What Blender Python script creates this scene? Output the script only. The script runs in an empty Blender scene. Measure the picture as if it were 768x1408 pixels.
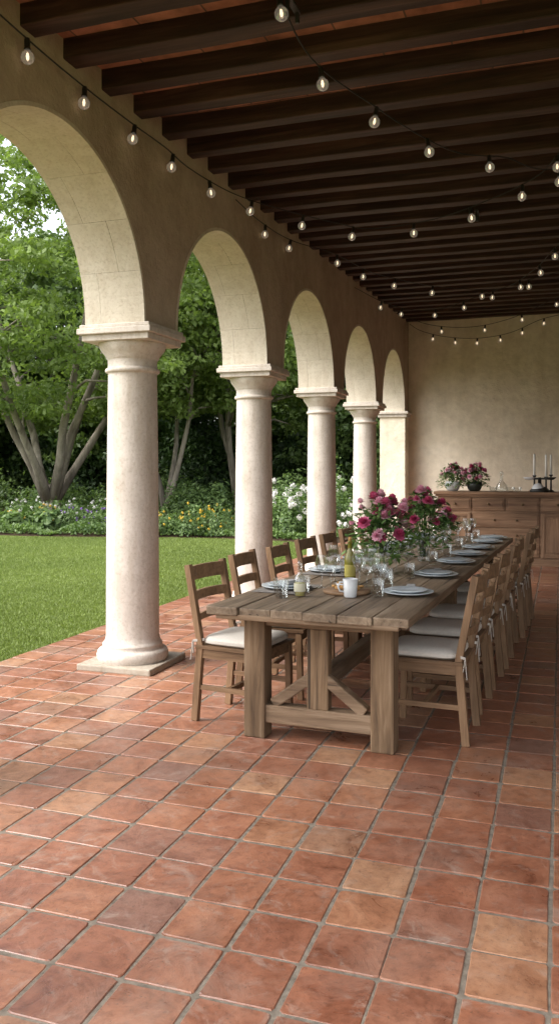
import bpy, math, random
import numpy as np
from mathutils import Vector, Matrix
random.seed(7); rng=np.random.default_rng(7)
scene=bpy.context.scene
COL=scene.collection
R=math.radians
U=random.uniform

# ---------------------------------------------------------------- materials
def new_mat(name):
    m=bpy.data.materials.new(name); m.use_nodes=True
    nt=m.node_tree; nt.nodes.clear()
    out=nt.nodes.new('ShaderNodeOutputMaterial')
    return m,nt,out
def N(nt,t,**kw):
    n=nt.nodes.new(t)
    for k,v in kw.items():
        if hasattr(n,k) and not k.startswith('in_'): setattr(n,k,v)
    return n
def L(nt,a,b): nt.links.new(a,b)
def coords(nt,scale=(1,1,1)):
    tc=N(nt,'ShaderNodeTexCoord'); mp=N(nt,'ShaderNodeMapping')
    mp.inputs['Scale'].default_value=scale
    L(nt,tc.outputs['Object'],mp.inputs['Vector']); return mp.outputs['Vector']
def noise(nt,vec,scale,detail=5,rough=.6,dist=0):
    n=N(nt,'ShaderNodeTexNoise'); n.inputs['Scale'].default_value=scale
    n.inputs['Detail'].default_value=detail; n.inputs['Roughness'].default_value=rough
    n.inputs['Distortion'].default_value=dist
    if vec is not None: L(nt,vec,n.inputs['Vector'])
    return n.outputs['Fac']
def ramp(nt,fac,stops,interp='LINEAR'):
    r=N(nt,'ShaderNodeValToRGB'); r.color_ramp.interpolation=interp
    e=r.color_ramp.elements
    while len(e)<len(stops): e.new(.5)
    for i,(p,c) in enumerate(stops):
        e[i].position=p; e[i].color=(c[0],c[1],c[2],1) if not isinstance(c,float) else (c,c,c,1)
    L(nt,fac,r.inputs['Fac']); return r.outputs['Color']
def mix(nt,a,b,fac,mode='MIX'):
    m=N(nt,'ShaderNodeMix',data_type='RGBA',blend_type=mode)
    if isinstance(fac,(int,float)): m.inputs[0].default_value=fac
    else: L(nt,fac,m.inputs[0])
    for s,v in ((6,a),(7,b)):
        if isinstance(v,tuple): m.inputs[s].default_value=(v[0],v[1],v[2],1)
        else: L(nt,v,m.inputs[s])
    return m.outputs[2]
def bump(nt,h,strength=.3,dist=.01,prev=None):
    b=N(nt,'ShaderNodeBump'); b.inputs['Strength'].default_value=strength
    b.inputs['Distance'].default_value=dist; L(nt,h,b.inputs['Height'])
    if prev is not None: L(nt,prev,b.inputs['Normal'])
    return b.outputs['Normal']
def pbr(nt,out,col,rough=.6,normal=None,spec=.5,**kw):
    p=N(nt,'ShaderNodeBsdfPrincipled')
    if isinstance(col,tuple): p.inputs['Base Color'].default_value=(*col,1)
    else: L(nt,col,p.inputs['Base Color'])
    if isinstance(rough,(int,float)): p.inputs['Roughness'].default_value=rough
    else: L(nt,rough,p.inputs['Roughness'])
    p.inputs['Specular IOR Level'].default_value=spec
    for k,v in kw.items(): p.inputs[k.replace('_',' ')].default_value=v
    if normal is not None: L(nt,normal,p.inputs['Normal'])
    L(nt,p.outputs[0],out.inputs['Surface']); return p
def simple(name,col,rough=.6,var=.12,scale=20,spec=.5,bmp=.0,**kw):
    m,nt,out=new_mat(name); v=coords(nt)
    n=noise(nt,v,scale)
    c=ramp(nt,n,[(.3,tuple(x*(1-var) for x in col)),(.7,tuple(min(1,x*(1+var)) for x in col))])
    pbr(nt,out,c,rough,bump(nt,n,bmp,.005) if bmp else None,spec,**kw); return m
def wood(name,axis,dark,mid,light,rough=.65,sc=1.0,bs=.5,cracks=False):
    m,nt,out=new_mat(name)
    s=[26*sc]*3; s['xyz'.index(axis)]=1.6*sc
    v=coords(nt,tuple(s))
    s2=[3.0]*3; s2['xyz'.index(axis)]=.8
    v2=coords(nt,tuple(s2))
    n1=noise(nt,v,1.0,8,.65,.6); n2=noise(nt,v2,1.0,4,.6)
    c=ramp(nt,n1,[(.28,dark),(.5,mid),(.72,light)])
    c=mix(nt,c,ramp(nt,n2,[(.3,(.52,.47,.43)),(.7,(1.25,1.2,1.15))]),.85,'MULTIPLY')
    if cracks:
        s3=[34]*3; s3['xyz'.index(axis)]=1.1
        n3=noise(nt,coords(nt,tuple(s3)),1.0,3,.5,.3)
        c=mix(nt,c,(.03,.02,.014),ramp(nt,n3,[(.30,.85),(.36,0.)]))
    pbr(nt,out,c,rough,bump(nt,n1,bs,.006),.3); return m
def leafmat(name,dark,light,transl=.35,rough=.5):
    m,nt,out=new_mat(name)
    at=N(nt,'ShaderNodeAttribute',attribute_name='tint')
    c=ramp(nt,at.outputs['Fac'],[(0,dark),(1,light)])
    p=N(nt,'ShaderNodeBsdfPrincipled'); L(nt,c,p.inputs['Base Color'])
    p.inputs['Roughness'].default_value=rough; p.inputs['Specular IOR Level'].default_value=.35
    t=N(nt,'ShaderNodeBsdfTranslucent')
    c2=mix(nt,c,(1.15,1.25,.6),1.0,'MULTIPLY') if light[1]>light[0] else c
    L(nt,c2,t.inputs['Color'])
    ms=N(nt,'ShaderNodeMixShader'); ms.inputs[0].default_value=transl
    L(nt,p.outputs[0],ms.inputs[1]); L(nt,t.outputs[0],ms.inputs[2]); L(nt,ms.outputs[0],out.inputs['Surface'])
    return m
def glassmat(name,tint=(.92,.94,.94),g=.10,e=.85,glow=0):
    m,nt,out=new_mat(name)
    lw=N(nt,'ShaderNodeLayerWeight'); lw.inputs['Blend'].default_value=.5
    pw=N(nt,'ShaderNodeMath',operation='POWER'); L(nt,lw.outputs['Facing'],pw.inputs[0]); pw.inputs[1].default_value=2.0
    ml=N(nt,'ShaderNodeMath',operation='MULTIPLY_ADD'); L(nt,pw.outputs[0],ml.inputs[0]); ml.inputs[1].default_value=e; ml.inputs[2].default_value=g
    tr=N(nt,'ShaderNodeBsdfTransparent'); tr.inputs['Color'].default_value=(*tint,1)
    gl=N(nt,'ShaderNodeBsdfGlossy'); gl.inputs['Roughness'].default_value=.05
    n=noise(nt,coords(nt),4,2); 
    L(nt,ramp(nt,n,[(0,(.9,.92,.92)),(1,(1.,1.,1.))]),gl.inputs['Color'])
    ms=N(nt,'ShaderNodeMixShader'); L(nt,ml.outputs[0],ms.inputs[0])
    L(nt,tr.outputs[0],ms.inputs[1]); L(nt,gl.outputs[0],ms.inputs[2]); last=ms.outputs[0]
    if glow:
        em=N(nt,'ShaderNodeEmission'); em.inputs['Color'].default_value=(1,.88,.7,1); em.inputs['Strength'].default_value=glow
        a=N(nt,'ShaderNodeAddShader'); L(nt,last,a.inputs[0]); L(nt,em.outputs[0],a.inputs[1]); last=a.outputs[0]
    L(nt,last,out.inputs['Surface'])
    return m

def plaster(name,a,b,c3):
    m,nt,out=new_mat(name); v=coords(nt)
    n1=noise(nt,v,.9,6,.6,.4); n2=noise(nt,v,5,8,.7); n3=noise(nt,v,60,4,.6)
    c=ramp(nt,n1,[(.3,a),(.52,b),(.72,c3)])
    c=mix(nt,c,ramp(nt,n2,[(.3,(.80,.78,.75)),(.6,(1.06,1.05,1.04))]),.7,'MULTIPLY')
    vs=coords(nt,(3,3,.35)); n4=noise(nt,vs,1.2,5,.6)
    c=mix(nt,c,ramp(nt,n4,[(.35,(.84,.82,.78)),(.55,(1.,1.,1.))]),.5,'MULTIPLY')
    b1=bump(nt,n2,.7,.03); b2=bump(nt,n3,.3,.004,b1)
    pbr(nt,out,c,.9,b2,.15); return m
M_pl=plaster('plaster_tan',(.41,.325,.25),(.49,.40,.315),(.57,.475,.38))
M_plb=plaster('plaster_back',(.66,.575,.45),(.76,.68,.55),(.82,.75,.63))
def stone(name,a,b,dirt=.6):
    m,nt,out=new_mat(name); v=coords(nt)
    n1=noise(nt,v,2.2,7,.65,.3); n2=noise(nt,coords(nt,(14,14,1.6)),1,6,.6); n3=noise(nt,v,45,5,.7)
    c=ramp(nt,n1,[(.3,a),(.65,b)])
    c=mix(nt,c,ramp(nt,n2,[(.32,(.74,.69,.62)),(.55,(1,1,1))]),dirt,'MULTIPLY')
    c=mix(nt,c,ramp(nt,n3,[(.35,(.78,.75,.71)),(.5,(1,1,1))]),.7,'MULTIPLY')
    pbr(nt,out,c,.85,bump(nt,n3,.5,.007,bump(nt,n1,.3,.02)),.2); return m
M_stone=stone('column_stone',(.52,.46,.40),(.66,.60,.535))
M_arch=stone('arch_stone',(.58,.515,.415),(.70,.635,.53),.4)
M_plinth=stone('plinth_stone',(.30,.26,.21),(.42,.37,.3))
def terracotta():
    m,nt,out=new_mat('terracotta_tile')
    at=N(nt,'ShaderNodeAttribute',attribute_name='tint'); f=at.outputs['Fac']
    tc=N(nt,'ShaderNodeTexCoord')
    mu=N(nt,'ShaderNodeVectorMath',operation='SCALE'); mu.inputs[0].default_value=(37,91,53); L(nt,f,mu.inputs['Scale'])
    ad=N(nt,'ShaderNodeVectorMath',operation='ADD'); L(nt,tc.outputs['Object'],ad.inputs[0]); L(nt,mu.outputs[0],ad.inputs[1])
    v=ad.outputs[0]
    base=ramp(nt,f,[(0,(.20,.095,.066)),(.06,(.24,.105,.066)),(.25,(.29,.118,.066)),(.42,(.255,.10,.058)),(.58,(.325,.138,.074)),(.72,(.28,.11,.062)),(.86,(.34,.155,.084)),(.96,(.355,.19,.108)),(1,(.24,.12,.08))])
    n1=noise(nt,v,5,7,.65,.8); n2=noise(nt,v,28,6,.7); n3=noise(nt,v,120,3,.6)
    c=mix(nt,base,ramp(nt,n1,[(.3,(.62,.55,.53)),(.5,(1,1,1)),(.72,(1.25,1.38,1.4))]),.95,'MULTIPLY')
    c=mix(nt,c,ramp(nt,n2,[(.3,(.62,.58,.56)),(.5,(1,1,1)),(.7,(1.16,1.18,1.18))]),.9,'MULTIPLY')
    w=noise(nt,v,7,9,.78,1.2)
    wm=ramp(nt,w,[(.54,0.),(.70,.6)])
    c=mix(nt,c,(.38,.30,.245),wm)
    sp=noise(nt,v,90,3,.6)
    c=mix(nt,c,(.09,.055,.04),ramp(nt,sp,[(.64,0.),(.70,.7)]))
    big=noise(nt,tc.outputs['Object'],.7,4,.6)
    c=mix(nt,c,ramp(nt,big,[(.3,(.80,.78,.78)),(.7,(1.12,1.12,1.12))]),.8,'MULTIPLY')
    dust=noise(nt,tc.outputs['Object'],1.6,7,.7,.5)
    c=mix(nt,c,(.40,.31,.25),ramp(nt,dust,[(.5,0.),(.75,.35)]))
    rg=ramp(nt,n1,[(.3,.24),(.7,.48)])
    pbr(nt,out,c,rg,bump(nt,n3,.2,.002,bump(nt,n1,.6,.008)),.5)
    return m
M_tile=terracotta()
M_grout=simple('grout',(.20,.17,.135),.95,.35,30,.1,.5)
def ceil():
    m,nt,out=new_mat('ceiling_terracotta'); tc=N(nt,'ShaderNodeTexCoord')
    br=N(nt,'ShaderNodeTexBrick'); L(nt,tc.outputs['Object'],br.inputs['Vector'])
    br.offset=.5; br.inputs['Scale'].default_value=1; br.inputs['Brick Width'].default_value=.42; br.inputs['Row Height'].default_value=.14
    br.inputs['Mortar Size'].default_value=.006
    br.inputs['Color1'].default_value=(.44,.21,.13,1); br.inputs['Color2'].default_value=(.30,.125,.075,1); br.inputs['Mortar'].default_value=(.14,.09,.065,1)
    n=noise(nt,tc.outputs['Object'],6)
    c=mix(nt,br.outputs['Color'],ramp(nt,n,[(.3,(.5,.5,.5)),(.7,(1.3,1.28,1.25))]),.9,'MULTIPLY')
    pbr(nt,out,c,.8,bump(nt,br.outputs['Fac'],.5,-.01),.2); return m
M_ceil=ceil()
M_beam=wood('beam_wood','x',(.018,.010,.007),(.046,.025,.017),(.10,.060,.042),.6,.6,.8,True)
M_tx=wood('table_wood_x','x',(.085,.055,.034),(.21,.145,.092),(.32,.24,.165),.7,1,.9,True)
M_ty=wood('table_wood_y','y',(.095,.07,.047),(.225,.17,.118),(.34,.275,.20),.48,1,.8,True)
M_tz=wood('table_wood_z','z',(.065,.04,.024),(.195,.13,.075),(.32,.235,.155),.7,.9,1.0,True)
M_cx=wood('chair_wood_x','x',(.12,.072,.04),(.24,.15,.085),(.32,.21,.125),.5,1.6,.2)
M_cz=wood('chair_wood_z','z',(.12,.072,.04),(.24,.15,.085),(.32,.21,.125),.5,1.6,.2)
M_sx=wood('sideboard_wood_x','x',(.13,.075,.045),(.25,.155,.095),(.34,.225,.145),.5,.8,.25)
M_sz=wood('sideboard_wood_z','z',(.13,.075,.045),(.25,.155,.095),(.34,.225,.145),.5,.8,.25)
M_cush=simple('cushion_linen',(.60,.56,.50),.95,.06,60,.1,.3)
M_black=simple('black_iron',(.02,.018,.016),.5,.2,20)
M_cable=simple('black_cable',(.012,.012,.012),.6,.2,20)
M_knob=simple('aged_brass',(.12,.08,.04),.4,.2,20,Metallic=.8)
M_glass=glassmat('clear_glass')
M_bulbg=glassmat('bulb_glass',(.98,.95,.9),.15,.7,.05)
M_plate=simple('ceramic_plate',(.52,.57,.60),.25,.08,12)
M_white=simple('white_ceramic',(.62,.63,.64),.3,.05,12)
M_nap=simple('linen_napkin',(.42,.42,.42),.95,.1,40,.1,.3)
M_mat=simple('placemat',(.24,.22,.20),.95,.15,80,.1,.6)
M_oliveg=simple('olive_bottle_glass',(.17,.15,.015),.08,.2,6,.6)
M_oil=simple('oil',(.42,.36,.10),.1,.2,6,.6)
M_bread=simple('bread',(.42,.24,.09),.8,.35,30,.2,.6)
M_label=simple('paper_label',(.6,.56,.42),.8,.06,30)
M_cand=simple('candle_wax',(.82,.80,.75),.5,.03,10)
M_mulch=simple('soil_mulch',(.05,.034,.022),.95,.4,12,.1,.8)
M_bark=wood('bark','z',(.12,.105,.085),(.26,.235,.195),(.38,.35,.30),.9,.25,1)
M_steel=simple('steel',(.55,.55,.55),.25,.05,20,Metallic=1.0)
def fil():
    m,nt,out=new_mat('filament'); e=N(nt,'ShaderNodeEmission'); e.inputs['Strength'].default_value=2.0
    n=noise(nt,coords(nt),5); L(nt,ramp(nt,n,[(0,(1,.72,.42)),(1,(1,.84,.58))]),e.inputs['Color']); L(nt,e.outputs[0],out.inputs['Surface']); return m
M_fil=fil()
M_leafA=leafmat('leaf_maple',(.10,.155,.038),(.28,.37,.11),.45)
M_leafB=leafmat('leaf_forest',(.045,.08,.026),(.18,.26,.08),.38)
M_leafD=leafmat('leaf_hedge',(.018,.038,.014),(.07,.125,.035),.25)
M_leafS=leafmat('leaf_shrub',(.06,.11,.035),(.20,.29,.10),.35)
M_leafF=leafmat('leaf_bouquet',(.05,.11,.03),(.18,.28,.09),.25)
M_grassb=leafmat('grass_blade',(.12,.165,.04),(.235,.295,.085),.3,.6)
M_petalP=leafmat('petal_magenta',(.50,.05,.15),(.80,.25,.42),.3)
M_petalL=leafmat('petal_pink',(.75,.36,.48),(.90,.68,.72),.3)
M_petalW=leafmat('petal_white',(.72,.70,.66),(.88,.86,.84),.3)
M_petalY=leafmat('petal_yellow',(.7,.45,.04),(.8,.6,.1),.3)
M_petalV=leafmat('petal_violet',(.2,.1,.4),(.4,.25,.6),.3)
def grassground():
    m,nt,out=new_mat('lawn_ground'); v=coords(nt)
    n1=noise(nt,v,.25,4,.6); n2=noise(nt,v,3,6,.7); n3=noise(nt,coords(nt,(60,60,60)),1,4,.7)
    c=ramp(nt,n2,[(.3,(.10,.14,.034)),(.7,(.175,.225,.062))])
    c=mix(nt,c,ramp(nt,n1,[(.3,(.78,.82,.78)),(.7,(1.18,1.14,1.1))]),.8,'MULTIPLY')
    c=mix(nt,c,ramp(nt,n3,[(.3,(.5,.55,.5)),(.6,(1.1,1.1,1.1))]),.8,'MULTIPLY')
    pbr(nt,out,c,.95,bump(nt,n3,.8,.03),.05); return m
M_lawn=grassground()

# ---------------------------------------------------------------- mesh builder
class MB:
    def __init__(s): s.v=[];s.f=[];s.m=[];s.sm=[]
    def add(s,vs,fs,mi=0,sm=False):
        o=len(s.v); s.v.extend([tuple(v) for v in vs])
        for f in fs: s.f.append([i+o for i in f]); s.m.append(mi); s.sm.append(sm)
    def box(s,c,size,mi=0,mat=None):
        hx,hy,hz=[a/2 for a in size]
        vs=[Vector((x,y,z)) for z in (-hz,hz) for y in (-hy,hy) for x in (-hx,hx)]
        if mat is not None: vs=[mat@v for v in vs]
        c=Vector(c); vs=[v+c for v in vs]
        s.add(vs,[(0,2,3,1),(4,5,7,6),(0,1,5,4),(2,6,7,3),(0,4,6,2),(1,3,7,5)],mi)
    def beam(s,p,q,w,h,mi=0,up=(0,0,1)):
        p=Vector(p);q=Vector(q); d=(q-p); l=d.length; d.normalize()
        a=d.cross(Vector(up)); 
        if a.length<1e-3: a=d.cross(Vector((1,0,0)))
        a.normalize(); b=a.cross(d)
        vs=[t+a*(sx*w/2)+b*(sy*h/2) for t in (p,q) for sx,sy in ((-1,-1),(1,-1),(1,1),(-1,1))]
        s.add(vs,[(3,2,1,0),(4,5,6,7),(0,1,5,4),(1,2,6,5),(2,3,7,6),(3,0,4,7)],mi)
    def lathe(s,prof,c=(0,0,0),n=24,mi=0,sm=True,mat=None):
        c=Vector(c); vs=[];fs=[]
        for r,z in prof:
            for i in range(n):
                a=2*math.pi*i/n; v=Vector((r*math.cos(a),r*math.sin(a),z))
                if mat is not None: v=mat@v
                vs.append(v+c)
        for j in range(len(prof)-1):
            for i in range(n):
                k=(i+1)%n; fs.append((j*n+i,j*n+k,(j+1)*n+k,(j+1)*n+i))
        s.add(vs,fs,mi,sm)
    def tube(s,pts,rad,n=8,mi=0,cap=True):
        pts=[Vector(p) for p in pts]; vs=[];fs=[]
        if not isinstance(rad,(list,tuple)): rad=[rad]*len(pts)
        prev=None
        for i,p in enumerate(pts):
            d=(pts[min(i+1,len(pts)-1)]-pts[max(i-1,0)]); d.normalize()
            if prev is None:
                a=d.cross(Vector((0,0,1))); 
                if a.length<.1: a=d.cross(Vector((1,0,0)))
            else: a=prev-d*prev.dot(d)
            a.normalize(); prev=a; b=d.cross(a)
            for k in range(n):
                t=2*math.pi*k/n; vs.append(p+(a*math.cos(t)+b*math.sin(t))*rad[i])
        for i in range(len(pts)-1):
            for k in range(n):
                k2=(k+1)%n; fs.append((i*n+k,i*n+k2,(i+1)*n+k2,(i+1)*n+k))
        if cap: fs.append(tuple(range(n))[::-1]); fs.append(tuple((len(pts)-1)*n+k for k in range(n)))
        s.add(vs,fs,mi,True)
    def sphere(s,c,r,mi=0,n=10,m=6,sc=(1,1,1)):
        prof=[(max(1e-4,r*math.sin(math.pi*j/m)),-r*math.cos(math.pi*j/m)*sc[2]) for j in range(m+1)]
        s.lathe(prof,c,n,mi,True,Matrix.Diagonal((sc[0],sc[1],1)))
    def obj(s,name,mats,parent=None,bevel=0,loc=None,rotz=None):
        me=bpy.data.meshes.new(name); me.from_pydata(s.v,[],s.f)
        me.polygons.foreach_set('material_index',s.m); me.polygons.foreach_set('use_smooth',s.sm)
        for m in mats: me.materials.append(m)
        me.update()
        return place(me,name,parent,bevel,loc,rotz)
def place(me,name,parent=None,bevel=0,loc=None,rotz=None):
    o=bpy.data.objects.new(name,me); COL.objects.link(o)
    if parent: o.parent=parent
    if loc: o.location=loc
    if rotz: o.rotation_euler[2]=rotz
    if bevel:
        b=o.modifiers.new('bevel','BEVEL'); b.width=bevel; b.segments=2; b.limit_method='ANGLE'; b.angle_limit=R(40)
    return o
def empty(name,loc=(0,0,0)):
    o=bpy.data.objects.new(name,None); COL.objects.link(o); o.location=loc; o.empty_display_size=.2; return o

def leaves_mesh(name,C,A,B,length,width,tint,mats,mi=None,fold=None):
    n=len(C); length=np.asarray(length).reshape(-1,1)*np.ones((n,1)); width=np.asarray(width).reshape(-1,1)*np.ones((n,1))
    V=np.empty((n,4,3)); V[:,0]=C-A*length*.5; V[:,2]=C+A*length*.5
    mid=C-A*length*.05
    V[:,1]=mid+B*width*.5; V[:,3]=mid-B*width*.5
    me=bpy.data.meshes.new(name)
    me.vertices.add(n*4); me.vertices.foreach_set('co',V.reshape(-1).astype(np.float32))
    me.loops.add(n*4); me.loops.foreach_set('vertex_index',np.arange(n*4,dtype=np.int32))
    me.polygons.add(n); me.polygons.foreach_set('loop_start',np.arange(0,n*4,4,dtype=np.int32))
    if mi is not None: me.polygons.foreach_set('material_index',np.asarray(mi,dtype=np.int32))
    at=me.attributes.new('tint','FLOAT','FACE'); at.data.foreach_set('value',np.clip(tint,0,1).astype(np.float32))
    for m in mats: me.materials.append(m)
    me.update(calc_edges=True); me.validate(); return me
def unit(v): return v/np.maximum(np.linalg.norm(v,axis=1,keepdims=True),1e-6)
def clump_leaves(centres,radii,per,flat=.45,up=.6,droop=.3):
    k=len(centres); per=int(per)
    c=np.repeat(centres,per,axis=0); r=np.repeat(radii,per)[:,None]
    d=unit(rng.normal(size=(k*per,3)))*(rng.random((k*per,1))**.45)
    d[:,2]*=flat
    P=c+d*r
    nrm=unit(rng.normal(size=P.shape)*.75+np.array([0,0,up])+d*.5)
    A=unit(np.cross(nrm,rng.normal(size=P.shape))+np.array([0,0,-droop]))
    B=unit(np.cross(nrm,A))
    t=np.repeat(rng.random(k)*.5,per)+rng.random(k*per)*.5
    return P,A,B,t

# ---------------------------------------------------------------- layout constants
CX=-3.06; T=.48; XI=CX+T/2; XO=CX-T/2
SP=2.62; Y1=5.60; ZS=2.53
COLY=[Y1+SP*i for i in range(-2,4)]
YB=16.22
XR=3.3
def zb(y): return 3.97+.03*(y-5.5)

# ---------------------------------------------------------------- floor
patio=empty('terracotta_patio')
mb=MB(); tints=[]
tx=.237; x0=-4.06
nx=int((XR-x0)/tx)+1; ny=int((YB+1.5)/tx)+1
for i in range(nx):
    for j in range(ny):
        cx=x0+(i+.5)*tx+U(-.003,.003); cy=-1.4+(j+.5)*tx+U(-.003,.003)
        h=tx/2-.0038-U(0,.0022); rc=.009; rz=U(-.013,.013)
        tilt=(U(-.009,.009),U(-.009,.009)); z0=U(-.0014,.0014)
        ring=[]
        for (sx,sy,a0) in ((1,1,0),(-1,1,90),(-1,-1,180),(1,-1,270)):
            for a in (0,45,90):
                r2=rc*U(.6,2.1)
                px=sx*(h-r2)+r2*math.cos(R(a0+a)); py=sy*(h-r2)+r2*math.sin(R(a0+a))
                ring.append((px+U(-.0016,.0016),py+U(-.0016,.0016)))
        # worn irregular edges: extra points between corners
        R2=[]
        for q in range(len(ring)):
            a_=ring[q]; b_=ring[(q+1)%len(ring)]; R2.append(a_)
            if math.hypot(a_[0]-b_[0],a_[1]-b_[1])>.08:
                for s_ in (.25,.5,.75):
                    mx=a_[0]*(1-s_)+b_[0]*s_; my=a_[1]*(1-s_)+b_[1]*s_; k_=1-abs(random.gauss(0,.007)); R2.append((mx*k_,my*k_))
        ring=R2
        def tr(px,py,z,s=1):
            px*=s;py*=s
            return (cx+px*math.cos(rz)-py*math.sin(rz),cy+px*math.sin(rz)+py*math.cos(rz),z0+z+px*tilt[0]+py*tilt[1])
        n=len(ring)
        vs=[tr(a,b,0,.965) for a,b in ring]+[tr(a,b,-.0025,.99) for a,b in ring]+[tr(a,b,-.014) for a,b in ring]
        fs=[tuple(range(n))]
        for k in range(n):
            k2=(k+1)%n; fs.append((n+k,n+k2,k2,k)); fs.append((2*n+k,2*n+k2,n+k2,n+k))
        mb.add(vs,fs,0,False); t=random.random(); tints+= [t]*len(fs)
o=mb.obj('floor_tiles',[M_tile],patio)
at=o.data.attributes.new('tint','FLOAT','FACE'); at.data.foreach_set('value',tints)
mb=MB(); mb.box(((x0+XR)/2,(YB-1.4)/2,-.1535),(XR-x0+.0,YB+1.4,.30)); mb.obj('grout_bed',[M_grout],patio)

# lawn
mb=MB(); mb.add([(-300,-200,-.03),(300,-200,-.03),(300,400,-.03),(-300,400,-.03)],[(0,1,2,3)]); mb.obj('lawn_ground',[M_lawn])
n=240000
t=rng.random(n)
d=5.6+13*t**1.25
ang=rng.uniform(-.02,.62,n)+R(18.66)-R(2)
X=-np.sin(ang)*d*1.0; Y=np.cos(ang)*d
k=(X<-4.08)&(Y<15.6+.4*np.sin(X*.7)); X=X[k];Y=Y[k];n=len(X)
H=rng.uniform(.02,.042,n)
C=np.stack([X,Y,-.03+H*.42],1)
A=unit(np.stack([rng.normal(0,.45,n),rng.normal(0,.45,n),np.ones(n)],1)); B=unit(np.cross(A,rng.normal(size=(n,3))))
tint=.5+.25*np.sin(X*1.3+np.sin(Y*.9))*np.sin(Y*1.1)+rng.normal(0,.25,n)
place(leaves_mesh('lawn_grass',C,A,B,H,.008,tint,[M_grassb]),'lawn_grass')
mb=MB(); vs=[];fs=[]
K=60
for i in range(K+1):
    x=-34+30*i/K; yf=15.7+.4*math.sin(x*.7)
    vs+=[(x,yf,-.028),(x,yf+.15,.03),(x,yf+4,.08),(x,yf+12,.05),(x,60,.0)]
for i in range(K):
    for j in range(4): a=i*5+j; fs.append((a,a+5,a+6,a+1))
mb.add(vs,fs,0,True); mb.obj('garden_bed_soil',[M_mulch])

# ---------------------------------------------------------------- arcade wall
house=empty('arcade_loggia')
mb=MB(); ma=MB(); r=(SP-.50)/2; hp=.25
def wtop(y): return zb(y)+.34
seg=32
bays=[(COLY[i],COLY[i+1]) for i in range(len(COLY)-1)]+[(COLY[-1],COLY[-1]+SP)]
for (ya,yb) in bays:
    yc=(ya+yb)/2
    P=[(yc-r*math.cos(math.pi*k/seg),ZS+r*math.sin(math.pi*k/seg)) for k in range(seg+1)]
    for xf,flip in ((XI,False),(XO,True)):
        vs=[];fs=[]
        for (y,z) in P: vs+=[(xf,y,z),(xf,y,wtop(y))]
        for k in range(seg):
            f=(2*k,2*k+2,2*k+3,2*k+1); fs.append(f if not flip else f[::-1])
        mb.add(vs,fs)
    vs=[];fs=[]
    for (y,z) in P: vs+=[(XI,y,z),(XO,y,z)]
    for k in range(seg): fs.append((2*k,2*k+1,2*k+3,2*k+2))
    mb.add(vs,fs)
    nb=9
    for k in range(nb):
        a0=math.pi*k/nb+.0006; a1=math.pi*(k+1)/nb-.0006
        splits=[XO-.004, CX+( .07 if k%2 else -.11), XI+.004]
        for q in range(2):
            xa,xb=splits[q]+.0006,splits[q+1]-.0006
            vs=[];fs=[]; ns=6
            ri=r-.022-U(0,.001); ro=r+.004
            for s_ in range(ns+1):
                a=a0+(a1-a0)*s_/ns
                for (rr,xx) in ((ro,xa),(ri,xa),(ri,xb),(ro,xb)):
                    vs.append((xx,yc-rr*math.cos(a),ZS+rr*math.sin(a)))
            for s_ in range(ns):
                b=s_*4
                for e in range(4): e2=(e+1)%4; fs.append((b+e,b+e2,b+4+e2,b+4+e))
            fs.append((0,3,2,1)); fs.append((ns*4,ns*4+1,ns*4+2,ns*4+3))
            ma.add(vs,fs)
for yc in COLY:
    y0,y1=yc-hp,yc+hp
    mb.add([(XI,y0,ZS),(XI,y1,ZS),(XI,y1,wtop(y1)),(XI,y0,wtop(y0)),(XO,y0,ZS),(XO,y1,ZS),(XO,y1,wtop(y1)),(XO,y0,wtop(y0))],[(0,1,2,3),(7,6,5,4),(0,4,5,1)])
ye=COLY[-1]+SP-hp
mb.add([(XI,ye,0),(XI,YB+.3,0),(XI,YB+.3,wtop(YB)),(XI,ye,wtop(ye)),(XO,ye,0),(XO,YB+.3,0),(XO,YB+.3,wtop(YB)),(XO,ye,wtop(ye)),(XI,ye,ZS),(XO,ye,ZS)],
       [(0,1,2,3),(7,6,5,4),(0,8,9,4)])
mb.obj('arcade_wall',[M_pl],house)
ma.obj('arch_voussoirs',[M_arch],house,bevel=.001)
mi=MB()
mi.box((CX,(ye+YB)/2-.02,ZS-.02),(T+.14,YB-ye+.10,.05)); mi.box((CX,(ye+YB)/2-.01,ZS-.075),(T+.08,YB-ye+.06,.058))
mi.obj('end_impost',[M_stone],house,bevel=.008)
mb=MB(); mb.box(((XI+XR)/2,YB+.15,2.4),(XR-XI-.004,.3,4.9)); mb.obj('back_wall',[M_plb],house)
mb=MB(); mb.box((CX,ye-.003+.0,1.22),(T+.006,.01,2.44)); mb.box((XI+.003,(ye+YB)/2,1.22),(.01,YB-ye,2.44)); mb.obj('pilaster_plaster',[M_plb],house)
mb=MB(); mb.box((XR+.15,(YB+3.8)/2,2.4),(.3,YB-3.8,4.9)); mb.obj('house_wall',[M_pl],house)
mb=MB()
ya,yb=.5,YB+.4
def slab(z0,z1,xa,xb):
    return [(xa,ya,zb(ya)+z0),(xb,ya,zb(ya)+z0),(xb,yb,zb(yb)+z0),(xa,yb,zb(yb)+z0),(xa,ya,zb(ya)+z1),(xb,ya,zb(ya)+z1),(xb,yb,zb(yb)+z1),(xa,yb,zb(yb)+z1)]
F6=[(0,3,2,1),(4,5,6,7),(0,1,5,4),(1,2,6,5),(2,3,7,6),(3,0,4,7)]
mb.add(slab(.125,.36,XO-.35,XR+.5),F6); mb.obj('roof_slab',[M_ceil],house)
mb=MB(); y=.51
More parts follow.
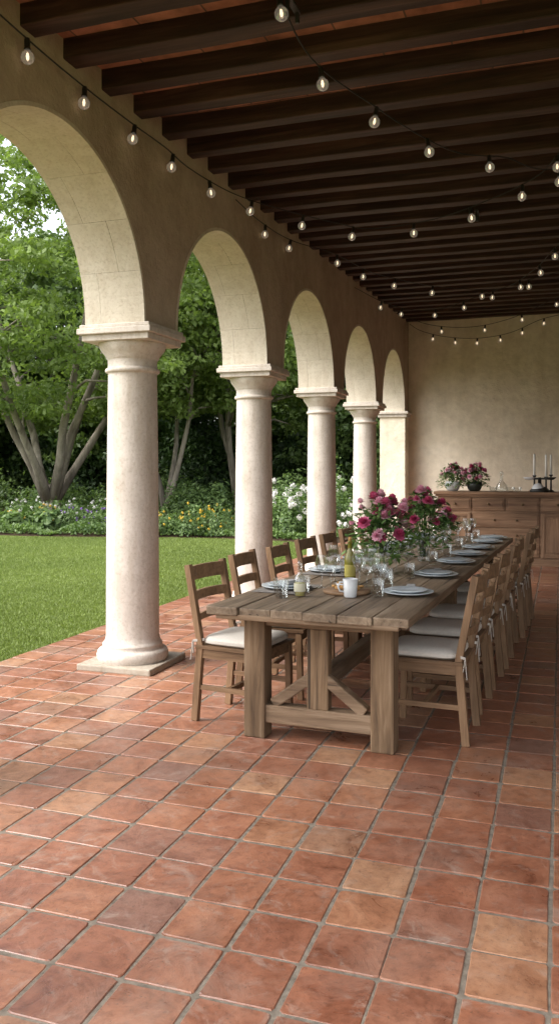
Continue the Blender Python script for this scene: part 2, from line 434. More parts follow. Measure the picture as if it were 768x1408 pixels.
while y<YB-.1:
    w=U(.12,.145); dz=U(-.008,.008); h=.14
    xs=[XI-.05,-2.0,-1.1,-.2,.9,2.0,XR+.05]; pp=[Vector((x,y+U(-.010,.010),zb(y)+.07+dz+U(-.006,.006))) for x in xs]
    # continuous hewn beam: shared cross-sections
    vs=[];fs=[]
    for p in pp:
        w_=w*U(.94,1.06); h_=h*U(.96,1.04)
        for sy,sz in ((-1,-1),(1,-1),(1,1),(-1,1)): vs.append((p.x,p.y+sy*w_/2,p.z+sz*h_/2))
    for q in range(len(pp)-1):
        b=q*4
        for e in range(4): e2=(e+1)%4; fs.append((b+e,b+4+e,b+4+e2,b+e2))
    fs.append((0,1,2,3)); b=(len(pp)-1)*4; fs.append((b+3,b+2,b+1,b))
    mb.add(vs,fs)
    y+=.43
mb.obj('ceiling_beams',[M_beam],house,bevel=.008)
for (x,y) in ((-1.33,4.15),(-.80,8.6)):
    mb=MB(); z=zb(y)
    mb.box((x,y,z-.01),(.035,.2,.015)); mb.beam((x,y-.08,z),(x,y-.09,z-.12),.02,.02); mb.beam((x,y+.08,z),(x,y+.085,z-.07),.02,.02)
    mb.obj('iron_hook_bracket',[M_black],bevel=.003)

def column_mesh():
    mb=MB()
    prof=[(.255,.045),(.262,.06),(.268,.085),(.262,.11),(.25,.125),(.228,.132),(.222,.15),(.226,.165),(.215,.178),(.205,.19),(.200,.215)]
    nS=14
    for k in range(nS+1):
        t=k/nS; prof.append((.198-.0*t-.016*t**1.8,.22+(2.18-.22)*t))
    prof+=[(.184,2.19),(.20,2.195),(.205,2.21),(.20,2.225),(.184,2.23),(.184,2.29),(.196,2.30),(.20,2.315),(.215,2.335),(.238,2.365),(.25,2.395),(.252,2.41)]
    mb.lathe(prof,(0,0,0),48)
    mb.box((0,0,2.435),(.545,.545,.048)); mb.box((0,0,2.480),(.60,.60,.044)); mb.box((0,0,2.516),(.57,.57,.028))
    return mb
first=None
for yc in COLY:
    e=empty('stone_column',(CX,yc,0))
    if first is None:
        o=column_mesh().obj('shaft_and_capital',[M_stone],e,bevel=.006); first=o.data
        mb=MB(); mb.box((0,0,.02),(.60,.60,.05)); p=mb.obj('plinth',[M_plinth],e,bevel=.01); pm=p.data
    else:
        place(first,'shaft_and_capital',e,.006); place(pm,'plinth',e,.01)

# ---------------------------------------------------------------- table
tang=-math.atan(.047)
def tx_(y): return .047*(y-4.03)
tab=empty('farmhouse_dining_table',(-.70,4.03,0)); tab.rotation_euler[2]=tang
W=1.09; LT=4.95
mb=MB(); 
nb=6; pw=W/nb
for k in range(nb):
    e0=U(-.012,.012); dz=U(-.002,.002)
    mb.box((-W+pw*(k+.5),LT/2+e0,.728+dz),(pw-.003,LT,.045),0)
mb.box((-W/2,.03,.70),(W-.1,.05,.03),1)
mb.box((-.08,LT/2,.675),(.03,LT-.5,.06),0); mb.box((-W+.08,LT/2,.675),(.03,LT-.5,.06),0)
mb.obj('table_top',[M_ty,M_tx],tab,bevel=.006)
mb=MB()
for v in (.28,2.15,4.6):
    for u in (-.19,-.91):
        mb.box((u,v,.352),(.125,.115,.704),0)
    mb.box((-.55,v,.135),(.62,.085,.10),1)
    mb.box((-.55,v,.66),(.62,.08,.085),1)
    mb.box((-.55,v+.0,.40),(.12,.075,.435),0)
    mb.beam((-.52,v,.36),(-.29,v,.19),.06,.07,1,(0,1,0)); mb.beam((-.58,v,.36),(-.81,v,.19),.06,.07,1,(0,1,0))
mb.beam((-.55,.33,.33),(-.55,4.56,.33),.07,.10,2)
mb.obj('trestle_legs',[M_tz,M_tx,M_ty],tab,bevel=.008)

# ---------------------------------------------------------------- chairs
def chair_mesh():
    mb=MB()
    for s in (-1,1):
        y=.19*s
        mb.beam((-.235,y,0),(-.195,y,.45),.034,.042,0,(1,0,0)); mb.beam((-.195,y,.44),(-.285,y,.91),.034,.038,0,(1,0,0))
        mb.beam((.195,y,0),(.185,y,.42),.036,.036,0,(1,0,0))
        mb.box((0,y,.40),(.36,.022,.055),1); mb.box((-.01,y,.20),(.39,.02,.028),1)
    mb.box((.185,0,.40),(.022,.36,.055),1); mb.box((-.19,0,.40),(.022,.36,.055),1)
    mb.box((-.01,0,.20),(.022,.37,.028),1)
    mb.box((0,0,.437),(.44,.425,.02),1)
    for z,h in ((.855,.085),(.725,.055),(.60,.04)):
        x=-.20-(z-.45)*.19
        pts=[(x,-.175,z),(x-.022,-.09,z),(x-.03,0,z),(x-.022,.09,z),(x,.175,z)]
        for a,b in zip(pts,pts[1:]): mb.beam(a,b,.02,h,1)
    n=20; vs=[];fs=[]; prof=[(0.001,.0),(.9,.0),(1,.012),(1.0,.03),(.93,.045),(.6,.054),(0.001,.057)]
    for (q,z) in prof:
        for i in range(n*2):
            a=math.pi*i/n; c,s_=math.cos(a),math.sin(a)
            e=.35
            vs.append((.005+.205*q*math.copysign(abs(c)**e,c),.20*q*math.copysign(abs(s_)**e,s_),.449+z))
    m_=n*2
    for j in range(len(prof)-1):
        for i in range(m_): k=(i+1)%m_; fs.append((j*m_+i,j*m_+k,(j+1)*m_+k,(j+1)*m_+i))
    mb.add(vs,fs,2,True)
    for s in (-1,1):
        mb.beam((-.17,.19*s,.48),(-.235,.215*s,.47),.004,.015,2); mb.beam((-.235,.215*s,.475),(-.245,.222*s,.36),.003,.014,2,(0,1,0)); mb.beam((-.235,.215*s,.475),(-.225,.225*s,.40),.003,.014,2,(0,1,0))
    return mb
o=chair_mesh().obj('dining_chair',[M_cz,M_cx,M_cush],None,.004); cm=o.data; bpy.data.objects.remove(o)
for k in range(7):
    y=4.66+.60*k+U(-.03,.03)
    place(cm,'dining_chair',None,.004,(-1.81+tx_(y)+U(-.02,.02),y,.002),tang+U(-.05,.05)+(-.09 if k==0 else 0))
    y=4.72+.60*k+U(-.02,.02)
    place(cm,'dining_chair',None,.004,(-.73+tx_(y)+U(-.02,.02),y,.002),tang+math.pi+U(-.05,.05))

# ---------------------------------------------------------------- tableware
ZT=.7525
def gl_wine(h=.2,r=.038):
    mb=MB(); mb.lathe([(.033,.001),(.006,.006),(.0035,.02),(.0035,h*.45),(.012,h*.48),(r*.8,h*.58),(r,h*.72),(r*.82,h)],(0,0,0),20); return mb
def gl_tumb(h=.10,r=.036):
    mb=MB(); mb.lathe([(.001,.003),(r*.82,.002),(r,h)],(0,0,0),20); return mb
wg=gl_wine().obj('wine_glass',[M_glass]); wgm=wg.data; bpy.data.objects.remove(wg)
wg=gl_wine(.235,.043).obj('wine_glass',[M_glass]); wgm2=wg.data; bpy.data.objects.remove(wg)
tg=gl_tumb().obj('water_tumbler',[M_glass]); tgm=tg.data; bpy.data.objects.remove(tg)
def plate():
    mb=MB()
    mb.lathe([(.001,.004),(.09,.0),(.10,.004),(.148,.014),(.15,.018),(.147,.019),(.10,.009),(.001,.008)],(0,0,0),36,0)
    mb.lathe([(.001,.013),(.07,.010),(.075,.014),(.112,.024),(.114,.028),(.111,.029),(.075,.019),(.001,.018)],(0,0,0),36,0)
    return mb
p=plate().obj('dinner_plate',[M_plate]); plm=p.data; bpy.data.objects.remove(p)
def fork_spoon(name,x,y):
    mb=MB(); mb.beam((0,-.09,.004),(0,.05,.004),.008,.003,0); mb.beam((0,.05,.004),(0,.095,.006),.022,.003,0); mb.obj(name,[M_steel],None,.001,(x,y,ZT),tang)
def mat_and_napkin(x,y):
    mb=MB(); n=14; vs=[];fs=[]
    for i in range(n+1):
        for j in range(5): vs.append((-.15+.3*j/4+U(-.002,.002),-.21+.42*i/n,.003))
    for i in range(n):
        for j in range(4): a=i*5+j; fs.append((a,a+1,a+6,a+5))
    mb.add(vs,fs); mb.obj('placemat',[M_mat],None,0,(x,y,ZT),tang)
ys=[4.80,5.65,6.46,7.05,7.65,8.25,8.7]
for k,y in enumerate(ys):
    for side in (0,1):
        x=(-.70-.175 if side else -1.79+.175)+tx_(y)
        if side==0: mat_and_napkin(x+.01,y)
        place(plm,'dinner_plate',None,0,(x,y,ZT+.005))
        if k%2==0 or side:
            mb=MB(); mb.box((0,0,.0),(.06,.17,.012)); mb.box((.004,.01,.010),(.05,.15,.008)); mb.obj('folded_napkin',[M_nap],None,.004,(x,y,ZT+.034) if side==0 else (x-.02,y+.21,ZT+.007),tang+U(-.3,.3))
        fork_spoon('fork',x+.0,y+.185) 
        s=1 if side else -1
        xi=x-s*.20
        place(wgm if U(0,1)<.6 else wgm2,'wine_glass',None,0,(xi+U(-.02,.02),y+.12+U(-.04,.04),ZT))
        place(wgm,'wine_glass',None,0,(xi-s*.07+U(-.02,.02),y+.02+U(-.05,.05),ZT))
        place(tgm,'water_tumbler',None,0,(xi+s*.05,y-.14+U(-.03,.03),ZT))
for x,y in ((-1.49,4.46),(-1.53,4.53),(-.99,4.98),(-1.04,5.20)):
    place(tgm,'water_tumbler',None,0,(x,y,ZT))
for x,y in ((-1.16,4.95),(-1.10,5.07),(-1.0,4.80),(-1.38,5.2)):
    place(wgm2,'wine_glass',None,0,(x,y,ZT))
mb=MB(); mb.lathe([(.001,0),(.033,0),(.035,.01),(.035,.155),(.030,.18),(.014,.215),(.0125,.26),(.015,.262),(.015,.272),(.001,.272)],(0,0,0),24,0)
mb.lathe([(.0355,.05),(.0358,.052),(.0358,.12),(.0355,.122)],(0,0,0),24,1); mb.lathe([(.001,.272),(.011,.272),(.010,.295),(.001,.296)],(0,0,0),12,2)
mb.obj('olive_oil_bottle',[M_oliveg,M_oil,M_bread],None,0,(-1.26,5.12,ZT))
mb=MB(); mb.lathe([(.034,.01),(.034,.085),(.028,.11),(.013,.13),(.012,.165),(.016,.167),(.016,.175)],(0,0,0),20,0)
mb.lathe([(.001,.002),(.029,.006),(.030,.08),(.001,.08)],(0,0,0),20,1); mb.lathe([(.0345,.03),(.0348,.031),(.0348,.075),(.0345,.076)],(0,0,0),20,2); mb.sphere((0,0,.188),.015,0)
mb.obj('small_oil_cruet',[M_glass,M_oil,M_label],None,0,(-1.41,4.54,ZT))
mb=MB(); mb.lathe([(.001,0),(.032,0),(.036,.006),(.043,.105),(.040,.105),(.034,.01),(.001,.01)],(0,0,0),24,0)
mb.tube([(.038,0,.085),(.06,0,.085),(.07,0,.06),(.06,0,.035),(.036,0,.03)],.005,8)
mb.obj('ceramic_mug',[M_white],None,0,(-1.13,4.60,ZT),R(200))
mb=MB(); mb.lathe([(.001,0),(.135,0),(.14,.006),(.14,.016),(.136,.02),(.001,.02)],(0,0,0),32,0)
for i in range(26):
    a=U(0,6.28); q=U(.01,.10); mb.sphere((q*math.cos(a),q*math.sin(a),.03+U(0,.012)),U(.014,.03),1,8,5,(1,.8,.6))
mb.lathe([(.001,.02),(.03,.02),(.05,.05),(.047,.05),(.028,.026),(.001,.026)],(-.03,.04,0),20,2)
mb.obj('wooden_serving_board',[M_cx,M_bread,M_white],None,0,(-1.19,4.76,ZT))

# ---------------------------------------------------------------- bouquets
def bouquet(name,loc,R0=.2,H=.36,nfl=26,vase='glass',zlo=.2,cols=(1,1,2)):
    e=empty(name,loc)
    mb=MB()
    if vase=='glass':
        mb.lathe([(.001,.001),(.045,0),(.05,.01),(.046,.06),(.05,.14),(.066,.20)],(0,0,0),24,0)
        mb.lathe([(.043,.10),(.001,.10)],(0,0,0),20,1)
        mb.obj('glass_vase',[M_glass,M_glass],e)
    else:
        mb.lathe([(.001,0),(.07,0),(.10,.03),(.12,.09),(.11,.15),(.105,.15),(.11,.09),(.001,.03)],(0,0,0),24,0); mb.obj('ceramic_bowl',[vase],e)
    zv=.19 if vase=='glass' else .14
    heads=[]; st=MB()
    for i in range(nfl):
        a=U(0,6.283); el=U(.05,1.0)**.8; rr=R0*U(.7,1.12)
        ph=el*math.pi/2
        p=Vector((rr*math.cos(a)*math.cos(ph*.95),rr*math.sin(a)*math.cos(ph*.95),zlo+ (H-zlo)*math.sin(ph)*U(.72,1.12)+U(-.03,.02)))
        heads.append(p); q=Vector((U(-.03,.03),U(-.03,.03),.03)); m_=Vector((p.x*.25,p.y*.25,zv))
        st.tube([q,m_,(m_+p)/2+Vector((0,0,.02)),p],.0022,5)
    st.obj('stems',[M_leafF],e)
    Cs,As,Bs,Ls,Ws,Ts,Ms=[],[],[],[],[],[],[]
    for p in heads:
        kind=random.choice(cols); fr=U(.026,.045); ax=Vector((p.x,p.y,(p.z-zlo*.6)*.9)).normalized()
        tb=U(0,.6)
        for ring,(cnt,op) in enumerate(((6,.25),(8,.6),(9,1.05),(9,1.4))):
            for q in range(cnt):
                az=6.283*q/cnt+ring*.4+U(-.15,.15)
                s1=ax.orthogonal().normalized(); s2=ax.cross(s1); rad=s1*math.cos(az)+s2*math.sin(az)
                A_=(ax*math.cos(op)+rad*math.sin(op)).normalized(); B_=ax.cross(rad).normalized()
                l=fr*(1.0+.1*ring); c=p+A_*l*.45+ax*(-.004*ring)
                Cs.append(c);As.append(A_);Bs.append(B_);Ls.append(l*1.1);Ws.append(l*1.05);Ts.append(tb+.12*ring+U(-.08,.08)-.15);Ms.append(kind)
    for i in range(int(nfl*24)):
        a=U(0,6.283); ph=U(-.35,1.45); rr=R0*U(.35,1.15)
        c=Vector((rr*math.cos(a)*math.cos(ph),rr*math.sin(a)*math.cos(ph),zlo+(H-zlo)*math.sin(ph)*U(.5,1.05)))
        A_=Vector((math.cos(a)+U(-.6,.6),math.sin(a)+U(-.6,.6),U(-.7,.7))).normalized(); B_=A_.cross(Vector((U(-.5,.5),U(-.5,.5),1))).normalized()
        Cs.append(c);As.append(A_);Bs.append(B_);Ls.append(U(.04,.085));Ws.append(U(.02,.036));Ts.append(U(0,1));Ms.append(0)
    me=leaves_mesh('blooms',np.array(Cs),np.array(As),np.array(Bs),np.array(Ls),np.array(Ws),np.array(Ts),[M_leafF,M_petalP,M_petalL,M_petalW],Ms)
    place(me,'blooms_and_leaves',e)
bouquet('flower_vase_bouquet',(-1.18,5.70,ZT),.25,.52,36,'glass',.19,(1,2,2,1))
bouquet('flower_vase_bouquet',(-1.02,6.55,ZT),.23,.56,32,'glass',.22,(1,1,1,2))
bouquet('flower_vase_bouquet',(-1.0,7.7,ZT),.12,.34,14,'glass',.2,(1,2))

# ---------------------------------------------------------------- sideboard
SX0,SX1,SY,SD,SH=-1.83,1.25,12.95,.55,1.10
sb=empty('wooden_sideboard')
mb=MB(); 
mb.box(((SX0+SX1)/2,SY+SD/2,.55),(SX1-SX0-.06,SD-.04,.98),0)
mb.box(((SX0+SX1)/2,SY+SD/2-.01,SH-.022),(SX1-SX0+.05,SD+.06,.044),0)
mb.box(((SX0+SX1)/2,SY+SD/2-.005,SH-.06),(SX1-SX0+.01,SD+.02,.03),0)
mb.box(((SX0+SX1)/2,SY+SD/2-.005,.05),(SX1-SX0,SD,.10),0)
f=SY+.02
def panel(xa,xb,za,zc,knobs=1,door=False):
    mb.box(((xa+xb)/2,f-.008,(za+zc)/2),(xb-xa,.022,zc-za),1 if door else 0)
    b=.05 if door else .025
    if door:
        for (cx,cz,sx,sz,m_) in (((xa+b/2),(za+zc)/2,b,zc-za,1),((xb-b/2),(za+zc)/2,b,zc-za,1),((xa+xb)/2,zc-b/2,xb-xa-2*b,b,0),((xa+xb)/2,za+b/2,xb-xa-2*b,b,0)):
            mb.box((cx,f-.026,cz),(sx,.014,sz),m_)
        mb.box(((xa+xb)/2,f-.022,(za+zc)/2),(xb-xa-2*b-.05,.012,zc-za-2*b-.05),1)
        mk=(xb-.03,(za+zc)/2+.05); mb.sphere((mk[0],f-.05,mk[1]),.017,2); mb.tube([(mk[0],f-.02,mk[1]),(mk[0],f-.05,mk[1])],.007,6,2)
    else:
        mb.box(((xa+xb)/2,f-.022,(za+zc)/2),(xb-xa-2*b,.01,zc-za-2*b),0)
        for k in range(knobs):
            x=xa+(xb-xa)*(k+1)/(knobs+1); mb.sphere((x,f-.05,(za+zc)/2),.018,2); mb.tube([(x,f-.02,(za+zc)/2),(x,f-.05,(za+zc)/2)],.007,6,2)
w5=(SX1-SX0-.10)/6
for k in range(6):
    xa=SX0+.05+w5*k; panel(xa+.015,xa+w5-.015,.82,1.01,1)
    if k in (0,3,5): panel(xa+.015,xa+w5-.015,.13,.78,1,True)
    elif k in (1,4):
        for (a,b) in ((.57,.78),(.35,.55),(.13,.33)): panel(xa+.015,xa+w5*(2 if k==1 else 1)-.015,a,b,2 if k==1 else 1)
mb.obj('carcass_drawers_doors',[M_sx,M_sz,M_knob],sb,bevel=.005)
ZB=SH+.001
M_dk=simple('dark_glaze',(.03,.035,.03),.3,.2,10)
bouquet('sideboard_bouquet',(-1.60,SY+.25,ZB),.22,.42,32,M_white,.14,(2,2,3,1))
bouquet('sideboard_bouquet',(-1.27,SY+.28,ZB),.21,.41,28,M_dk,.16,(1,2,2))
mb=MB(); mb.lathe([(.001,.001),(.09,0),(.10,.02),(.085,.09),(.03,.16),(.018,.22),(.03,.25)],(0,0,0),24,0); mb.sphere((0,0,.28),.03,0); mb.obj('glass_decanter',[M_glass],None,0,(-.86,SY+.25,ZB))
for x in (-.72,-.62,-.98):
    mb=MB(); mb.lathe([(.001,.001),(.03,0),(.055,.03),(.06,.07)],(0,0,0),20,0); mb.obj('glass_bowl',[M_glass],None,0,(x,SY+.18,ZB)); 
def candle(x,y,h0,h):
    mb=MB(); mb.lathe([(.001,0),(.05,0),(.05,.012),(.015,.03),(.012,h0-.03),(.028,h0-.015),(.028,h0),(.001,h0)],(0,0,0),16,0)
    mb.lathe([(.001,h0),(.018,h0),(.015,h0+h),(.001,h0+h+.004)],(0,0,0),12,1); mb.tube([(0,0,h0+h),(0.002,0,h0+h+.02)],.0015,5,0)
    mb.obj('candlestick',[M_black,M_cand],None,0,(x,y,ZB))
candle(-.38,SY+.28,.25,.32); candle(-.21,SY+.24,.23,.33); candle(-.14,SY+.33,.26,.30); candle(.12,SY+.3,.22,.3)
mb=MB(); mb.lathe([(.001,0),(.14,0),(.15,.02),(.12,.05),(.05,.09),(.03,.10),(.02,.22),(.001,.22)],(0,0,0),20,0)
mb.beam((-.16,0,.20),(.16,0,.20),.02,.03,0)
for s in (-1,1):
    mb.lathe([(.001,.15),(.05,.155),(.09,.19),(.088,.192),(.05,.16),(.001,.157)],(s*.15,0,.03),20,0 if s>0 else 1)
mb.lathe([(.10,.02),(.09,.07),(.05,.12),(.001,.135)],(-.02,-.02,.0),20,1)
mb.obj('antique_balance_scale',[M_black,M_white],None,0,(-.30,SY+.14,ZB))

# ---------------------------------------------------------------- string lights
def catmull(P,n=8):
    P=[Vector(p) for p in P]; Q=[P[0]*2-P[1]]+P+[P[-1]*2-P[-2]]; out=[]
    for i in range(1,len(Q)-2):
        for k in range(n):
            t=k/n; a,b,c,d=Q[i-1],Q[i],Q[i+1],Q[i+2]
            out.append(.5*((2*b)+(-a+c)*t+(2*a-5*b+4*c-d)*t*t+(-a+3*b-3*c+d)*t**3))
    out.append(P[-1]); return out
def strand(P,spacing=.5,off=.0):
    pts=catmull(P); mb=MB(); mb.tube(pts,.005,5,0)
    acc=-off
    for a,b in zip(pts,pts[1:]):
        l=(b-a).length; acc+=l
        while acc>=spacing:
            acc-=spacing; p=b-(b-a)*(acc/l if l else 0)
            tlt=Matrix.Rotation(U(-.2,.2),3,'X')@Matrix.Rotation(U(-.2,.2),3,'Y')
            mb.lathe([(.001,.004),(.013,.004),(.016,-.01),(.016,-.045),(.019,-.048),(.019,-.055),(.001,-.055)],p,10,1,True,tlt)
            prof=[(.013,-.055),(.016,-.062)]+[(.037*math.sin(t),-.097+.037*math.cos(t)) for t in [.55,.9,1.3,1.7,2.1,2.5,2.85,3.13]]
            mb.lathe(prof,p,14,2,True,tlt)
            mb.lathe([(.001,-.07),(.006,-.075),(.009,-.092),(.006,-.108),(.001,-.112)],p,8,3,True,tlt)
    mb.obj('string_lights',[M_cable,M_black,M_bulbg,M_fil])
dz=.07
strand([(-2.76,2.6,3.86+dz),(-2.74,3.6,3.76+dz),(-2.76,4.3,3.75+dz),(-2.74,4.95,3.74+dz),(-2.74,5.5,3.76+dz),(-2.74,5.95,3.75+dz),(-2.64,6.6,3.75+dz),(-2.39,7.1,3.74+dz),(-1.99,7.68,3.73+dz),(-1.73,7.9,3.72+dz),(-1.15,7.83,3.73+dz),(-.64,7.54,3.76+dz),(-.17,7.1,3.80+dz),(.1,6.4,3.9),(.6,5.6,3.95)],.6,.05)
strand([(-1.36,3.2,3.92),(-1.36,3.85,3.85+dz),(-1.355,4.59,3.77+dz),(-1.136,5.36,3.77+dz),(-.94,5.91,3.77+dz),(-.71,6.37,3.78+dz),(-.40,6.62,3.80+dz),(-.12,6.9,3.77+dz),(.5,7.2,3.92)],.68,.15)
strand([(-2.74,6.9,3.80+dz),(-2.76,7.6,3.8+dz),(-2.74,8.5,3.85+dz),(-2.42,9.1,3.82+dz),(-2.23,10.06,3.82+dz),(-1.97,10.67,3.83+dz),(-1.56,11.3,3.84+dz),(-.8,11.7,3.84+dz),(-.32,10.8,3.86+dz),(-.05,9.8,3.88+dz),(.3,8.8,4.0)],.75,.1)
strand([(-2.74,11.4,4.0),(-2.5,12.2,3.86+dz),(-2.2,12.9,3.85+dz),(-1.75,13.0,3.86+dz),(-1.2,12.5,3.9+dz),(-.5,12.0,3.98+dz),(.3,11.5,4.1)],.6,.2)
strand([(-2.75,15.95,4.22),(-2.55,16.1,4.10),(-2.1,16.12,3.97),(-1.5,16.12,3.91),(-.9,16.1,3.98),(-.35,16.0,4.18),(.1,15.9,4.25)],.42,.1)
strand([(-2.76,14.6,4.2),(-2.2,15.0,4.02),(-1.5,15.2,3.98),(-.8,14.8,4.03),(-.2,14.2,4.16),(.2,13.8,4.22)],.8,.1)

# ---------------------------------------------------------------- trees
def tree(name,loc,H,Rc,zlo,ntrunk,clumps,per,leaf,mat,seed,spread=.5,cr=(.45,.95),trunkr=.13,rot=0,fan=1.15,wob=.12,stub=0):
    random.seed(seed)
    e=empty(name,loc); e.rotation_euler[2]=rot
    zc=(H+zlo)/2; hz=(H-zlo)/2
    th=rng.uniform(0,2*np.pi,clumps); cz=rng.uniform(-1,1,clumps); rr=rng.uniform(.45,1.0,clumps)**.6
    lob=1+.16*np.sin(3*th+seed)+.12*np.sin(5*th+cz*4+seed*2)
    s=np.sqrt(1-cz**2*.96)
    C=np.stack([np.cos(th)*s*rr*Rc*lob,np.sin(th)*s*rr*Rc*lob,zc+cz*hz*(.75+.25*rr)+rng.normal(0,.25,clumps)],1)
    rad=rng.uniform(cr[0],cr[1],clumps)
    P,A,B,t=clump_leaves(C,rad,per,.42,.7,.3)
    n=len(P)
    me=leaves_mesh('crown',P,A,B,rng.uniform(leaf*.7,leaf*1.3,n),rng.uniform(leaf*.4,leaf*.75,n),t,[mat])
    place(me,'crown',e)
    mb=MB(); limbs=[]
    if stub: mb.tube([(0,0,-.1),(0.02,0,.25),(.0,.02,stub),(0,0,stub+.35)],[trunkr*2.6,trunkr*2.1,trunkr*1.9,trunkr*.9],12)
    for k in range(ntrunk):
        a=6.283*k/ntrunk+U(-.4,.4); bs=.03*ntrunk**.5; b=Vector((math.cos(a)*bs,math.sin(a)*bs,stub-.1))
        if ntrunk==1: b=Vector((0,0,-.1))
        end=Vector((math.cos(a)*Rc*spread*U(.5,1.1),math.sin(a)*Rc*spread*U(.5,1.1),zc+hz*U(.1,.5)))
        pts=[]; nq=10; px,py=0,0
        for q in range(nq):
            s_=q/(nq-1); z=b.z+(end.z-b.z)*s_**.9
            f_=s_**fan; px+=U(-wob,wob); py+=U(-wob,wob)
            pts.append(Vector((b.x+(end.x-b.x)*f_+px*min(1,s_*4),b.y+(end.y-b.y)*f_+py*min(1,s_*4),z)))
        rs=[trunkr*U(.85,1.05)*(1.3 if q==0 else 1.0)*(1-.75*q/(nq-1)) for q in range(nq)]
        mb.tube(pts,rs,9); limbs+= [(p,rs[i]) for i,p in enumerate(pts) if i>=2]
    order=list(range(clumps)); random.shuffle(order)
    for i in order[:int(clumps*.3)]:
        c=Vector(C[i]); p,rp=min(limbs,key=lambda q:(q[0]-c).length+(1.5 if q[0].z>c.z else 0))
        m1=p.lerp(c,.35)+Vector((U(-.1,.1),U(-.1,.1),U(0,.25))); m2=p.lerp(c,.7)+Vector((U(-.1,.1),U(-.1,.1),U(.0,.2)))
        r0=min(rp*.6,.05)
        mb.tube([p,m1,m2,c],[r0,r0*.7,r0*.45,r0*.2],5)
    mb.obj('trunk_and_limbs',[M_bark],e)
    random.seed(seed+99)
    return e
tree('garden_maple_tree',(-12.75,18.9,0),9.9,5.0,2.7,7,430,105,.16,M_leafA,3,.8,(.35,.8),.12,0,.9,.11,.65)
tree('garden_tree',(-9.0,23.0,0),8.0,3.6,3.2,4,270,95,.17,M_leafA,5,.5,(.35,.8),.12,0,1.0,.1,.3)
tree('garden_tree',(-10.4,21.0,0),6.6,2.6,3.0,3,150,95,.16,M_leafA,8,.6,(.35,.75),.09,0,1.0,.1,.3)
forest=empty('background_trees')
vari=[]
for k,(H,Rc) in enumerate(((9.5,3.6),(8.0,3.2),(7.2,3.4))):
    e=tree('tmp',(0,0,0),H,Rc,.6,1,260,95,.24,M_leafB,20+k,.25,(.45,.95),.18)
    vari.append([c.data for c in e.children]); 
    for c in list(e.children): bpy.data.objects.remove(c)
    bpy.data.objects.remove(e)
pos=[(-25,22,0,1.05),(-21.5,25,1,1.1),(-17.5,27,0,1.05),(-14.5,28,1,1.0),(-27,28,1,1.25),(-12,30,2,1.0),(-9,31,2,1.0),(-6.5,29,2,.95),(-4,30,1,.85),(-2,27.5,2,.85),(-5.5,26,2,.8),(-3.7,24,2,.7),(-20,30,0,1.1),(-23,19.5,2,.9)]
for i,(x,y,k,s) in enumerate(pos):
    for md in vari[k]:
        o=place(md,'tree_part',forest,0,(x,y,0),i*1.7); o.scale=(s,s,s)
def mass(name,fn,n,leaf,mat,up=.4):
    P=fn(n); nrm=unit(rng.normal(size=P.shape)+np.array([0,-.3,up])); A=unit(np.cross(nrm,rng.normal(size=P.shape))); B=unit(np.cross(nrm,A))
    t=.5+.5*np.sin(P[:,0]*1.9+P[:,2]*2.3)*np.sin(P[:,0]*.7-P[:,2]*1.1)*.6+rng.normal(0,.22,n)
    place(leaves_mesh(name,P,A,B,rng.uniform(leaf*.7,leaf*1.3,n),rng.uniform(leaf*.4,leaf*.7,n),t,[mat]),name)
def hedge(n):
    x=rng.uniform(-36,-1,n); top=2.6+.6*np.sin(x*.9)+.4*np.sin(x*2.3+1)
    z=rng.random(n)*top; y=25.5+.6*np.sin(x*1.3)+.5*np.sin(z*3+x)+rng.uniform(-.3,1.2,n)-.25*z
    return np.stack([x,y,z],1)
mass('dark_hedge',hedge,70000,.2,M_leafD)
def groundcover(n):
    x=rng.uniform(-24,-4.2,n); y=15.72+.4*np.sin(x*.7)+rng.random(n)**1.3*2.6
    z=.03+rng.random(n)*(.13+.10*np.sin(x*3.1+y*2)+.05*np.sin(x*7.3))
    return np.stack([x,y,z],1)
mass('groundcover_plants',groundcover,42000,.085,M_leafS,.8)
def shrub(name,loc,r,h,nl,leaf,mat,fl=0,fmat=None,fr=.05,seed=1):
    x,y=loc
    d=unit(rng.normal(size=(nl,3))); d[:,2]=np.abs(d[:,2]); rr=rng.uniform(.55,1.0,(nl,1))*(1+.2*np.sin(7*d[:,:1]+seed)+.15*np.sin(9*d[:,1:2]))
    P=d*rr*np.array([r,r,h])+np.array([x,y,.03])
    nrm=unit(d+rng.normal(size=P.shape)*.6+np.array([0,0,.4])); A=unit(np.cross(nrm,rng.normal(size=P.shape))); B=unit(np.cross(nrm,A))
    t=rng.random(nl); ln=rng.uniform(leaf*.7,leaf*1.3,nl); wd=ln*.5; mi=np.zeros(nl,int)
    if fl:
        dd=unit(rng.normal(size=(fl,3))); dd[:,2]=np.abs(dd[:,2])+.15; dd=unit(dd)
        c=dd*rng.uniform(.9,1.1,(fl,1))*np.array([r,r,h])+np.array([x,y,.05])
        per=16; off=unit(rng.normal(size=(fl*per,3))); P2=np.repeat(c,per,axis=0)+off*fr*rng.uniform(.5,1,(fl*per,1))
        n2=off; A2=unit(np.cross(n2,rng.normal(size=P2.shape))); B2=unit(np.cross(n2,A2))
        P=np.vstack([P,P2]);A=np.vstack([A,A2]);B=np.vstack([B,B2]); t=np.concatenate([t,rng.random(fl*per)])
        ln=np.concatenate([ln,np.full(fl*per,fr*.9)]); wd=np.concatenate([wd,np.full(fl*per,fr*.8)]); mi=np.concatenate([mi,np.ones(fl*per,int)])
    place(leaves_mesh(name,P,A,B,ln,wd,t,[mat]+([fmat] if fl else []),mi),name)
random.seed(11)
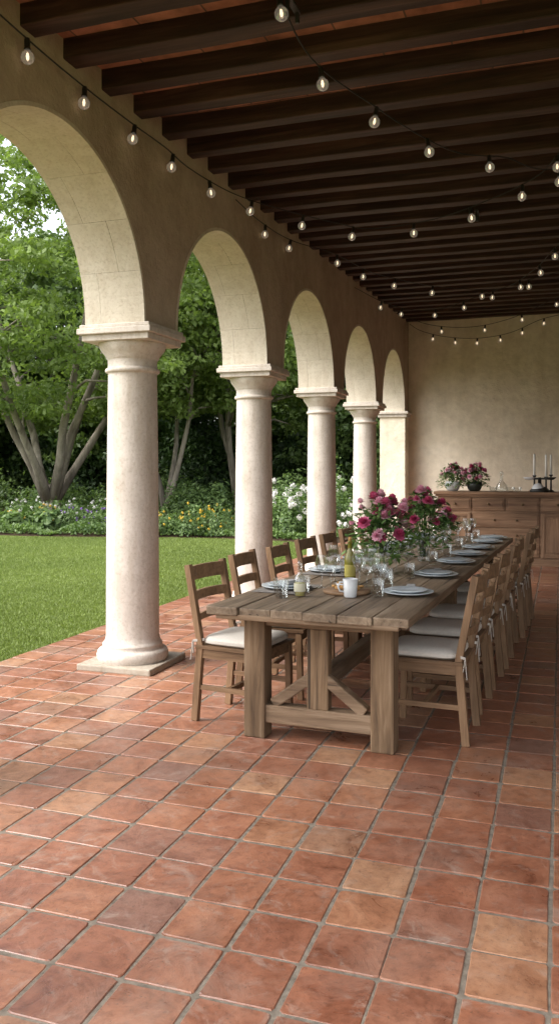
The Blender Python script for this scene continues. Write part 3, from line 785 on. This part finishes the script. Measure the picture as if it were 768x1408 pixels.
for (x,y,r_,h_) in ((-5.4,16.9,.8,.95),(-4.6,17.2,.8,1.0),(-6.0,17.8,.8,1.1),(-4.9,18.3,.9,1.3)):
    shrub('hydrangea_bush',(x,y),r_,h_,2600,.09,M_leafS,30,M_petalW,.075,x)
for i in range(9):
    x=-7-i*.62+U(-.2,.2); shrub('flowering_perennial',(x,16.4+U(-.2,.5)),.55,U(.35,.65),1100,.07,M_leafS,int(U(14,26)),random.choice([M_petalY,M_petalV,M_petalW,M_petalV,M_petalY]),.03,i)
for i in range(10):
    x=-11.0-i*.75; shrub('hosta_plant',(x,16.25+U(-.15,.3)),.62,.42,700,.2,M_leafS,0,None,0,i)
for i in range(6):
    x=-9.9-i*.55; shrub('white_flower_bush',(x,17.4+U(-.2,.4)),.5,.62,1200,.09,M_leafS,20,M_petalW,.04,i)
for i in range(26):
    x=-24+i*.9; shrub('garden_shrub',(x+U(-.3,.3),20.4+U(-.3,2.2)),U(.8,1.3),U(.7,1.7),2200,.12,random.choice([M_leafB,M_leafS,M_leafB,M_leafS]),0,None,0,i)
for i in range(10):
    x=-17.5-i*1.1; shrub('garden_shrub',(x,17.2+U(-.3,.6)),.7,U(.4,.8),900,.14,M_leafS,0,None,0,i)

# ---------------------------------------------------------------- light
w=bpy.data.worlds.new('World'); scene.world=w; w.use_nodes=True; nt=w.node_tree; nt.nodes.clear()
sky=nt.nodes.new('ShaderNodeTexSky'); sky.sky_type='NISHITA'; sky.sun_disc=False
sdir=Vector((-.78,-.62,0)).normalized(); el=R(50)
sky.sun_elevation=el; sky.sun_rotation=math.atan2(sdir.x,sdir.y); sky.air_density=1.0; sky.dust_density=4.0; sky.ozone_density=1
hs=nt.nodes.new('ShaderNodeHueSaturation'); hs.inputs['Saturation'].default_value=.3
bg=nt.nodes.new('ShaderNodeBackground'); bg.inputs['Strength'].default_value=.5
wo=nt.nodes.new('ShaderNodeOutputWorld')
nt.links.new(sky.outputs[0],hs.inputs['Color']); nt.links.new(hs.outputs[0],bg.inputs['Color']); nt.links.new(bg.outputs[0],wo.inputs['Surface'])
sl=bpy.data.lights.new('sun','SUN'); sl.energy=2.2; sl.angle=R(30); sl.color=(1,.98,.95)
so=bpy.data.objects.new('sun',sl); COL.objects.link(so)
tosun=Vector((sdir.x*math.cos(el),sdir.y*math.cos(el),math.sin(el)))
so.rotation_euler=(-tosun).to_track_quat('-Z','Y').to_euler(); so.location=(-20,-20,30)

# ---------------------------------------------------------------- camera
cam=bpy.data.cameras.new('camera'); co=bpy.data.objects.new('camera',cam); COL.objects.link(co)
co.location=(0,0,1.5); co.rotation_euler=(R(90),0,math.atan(386/1143))
cam.sensor_width=36; cam.sensor_fit='AUTO'; cam.lens=36*1143/1408; cam.shift_y=-64/1408
cam.clip_start=.05; cam.clip_end=1000
scene.camera=co
scene.view_settings.view_transform='Standard'; scene.view_settings.look='None'; scene.view_settings.exposure=0
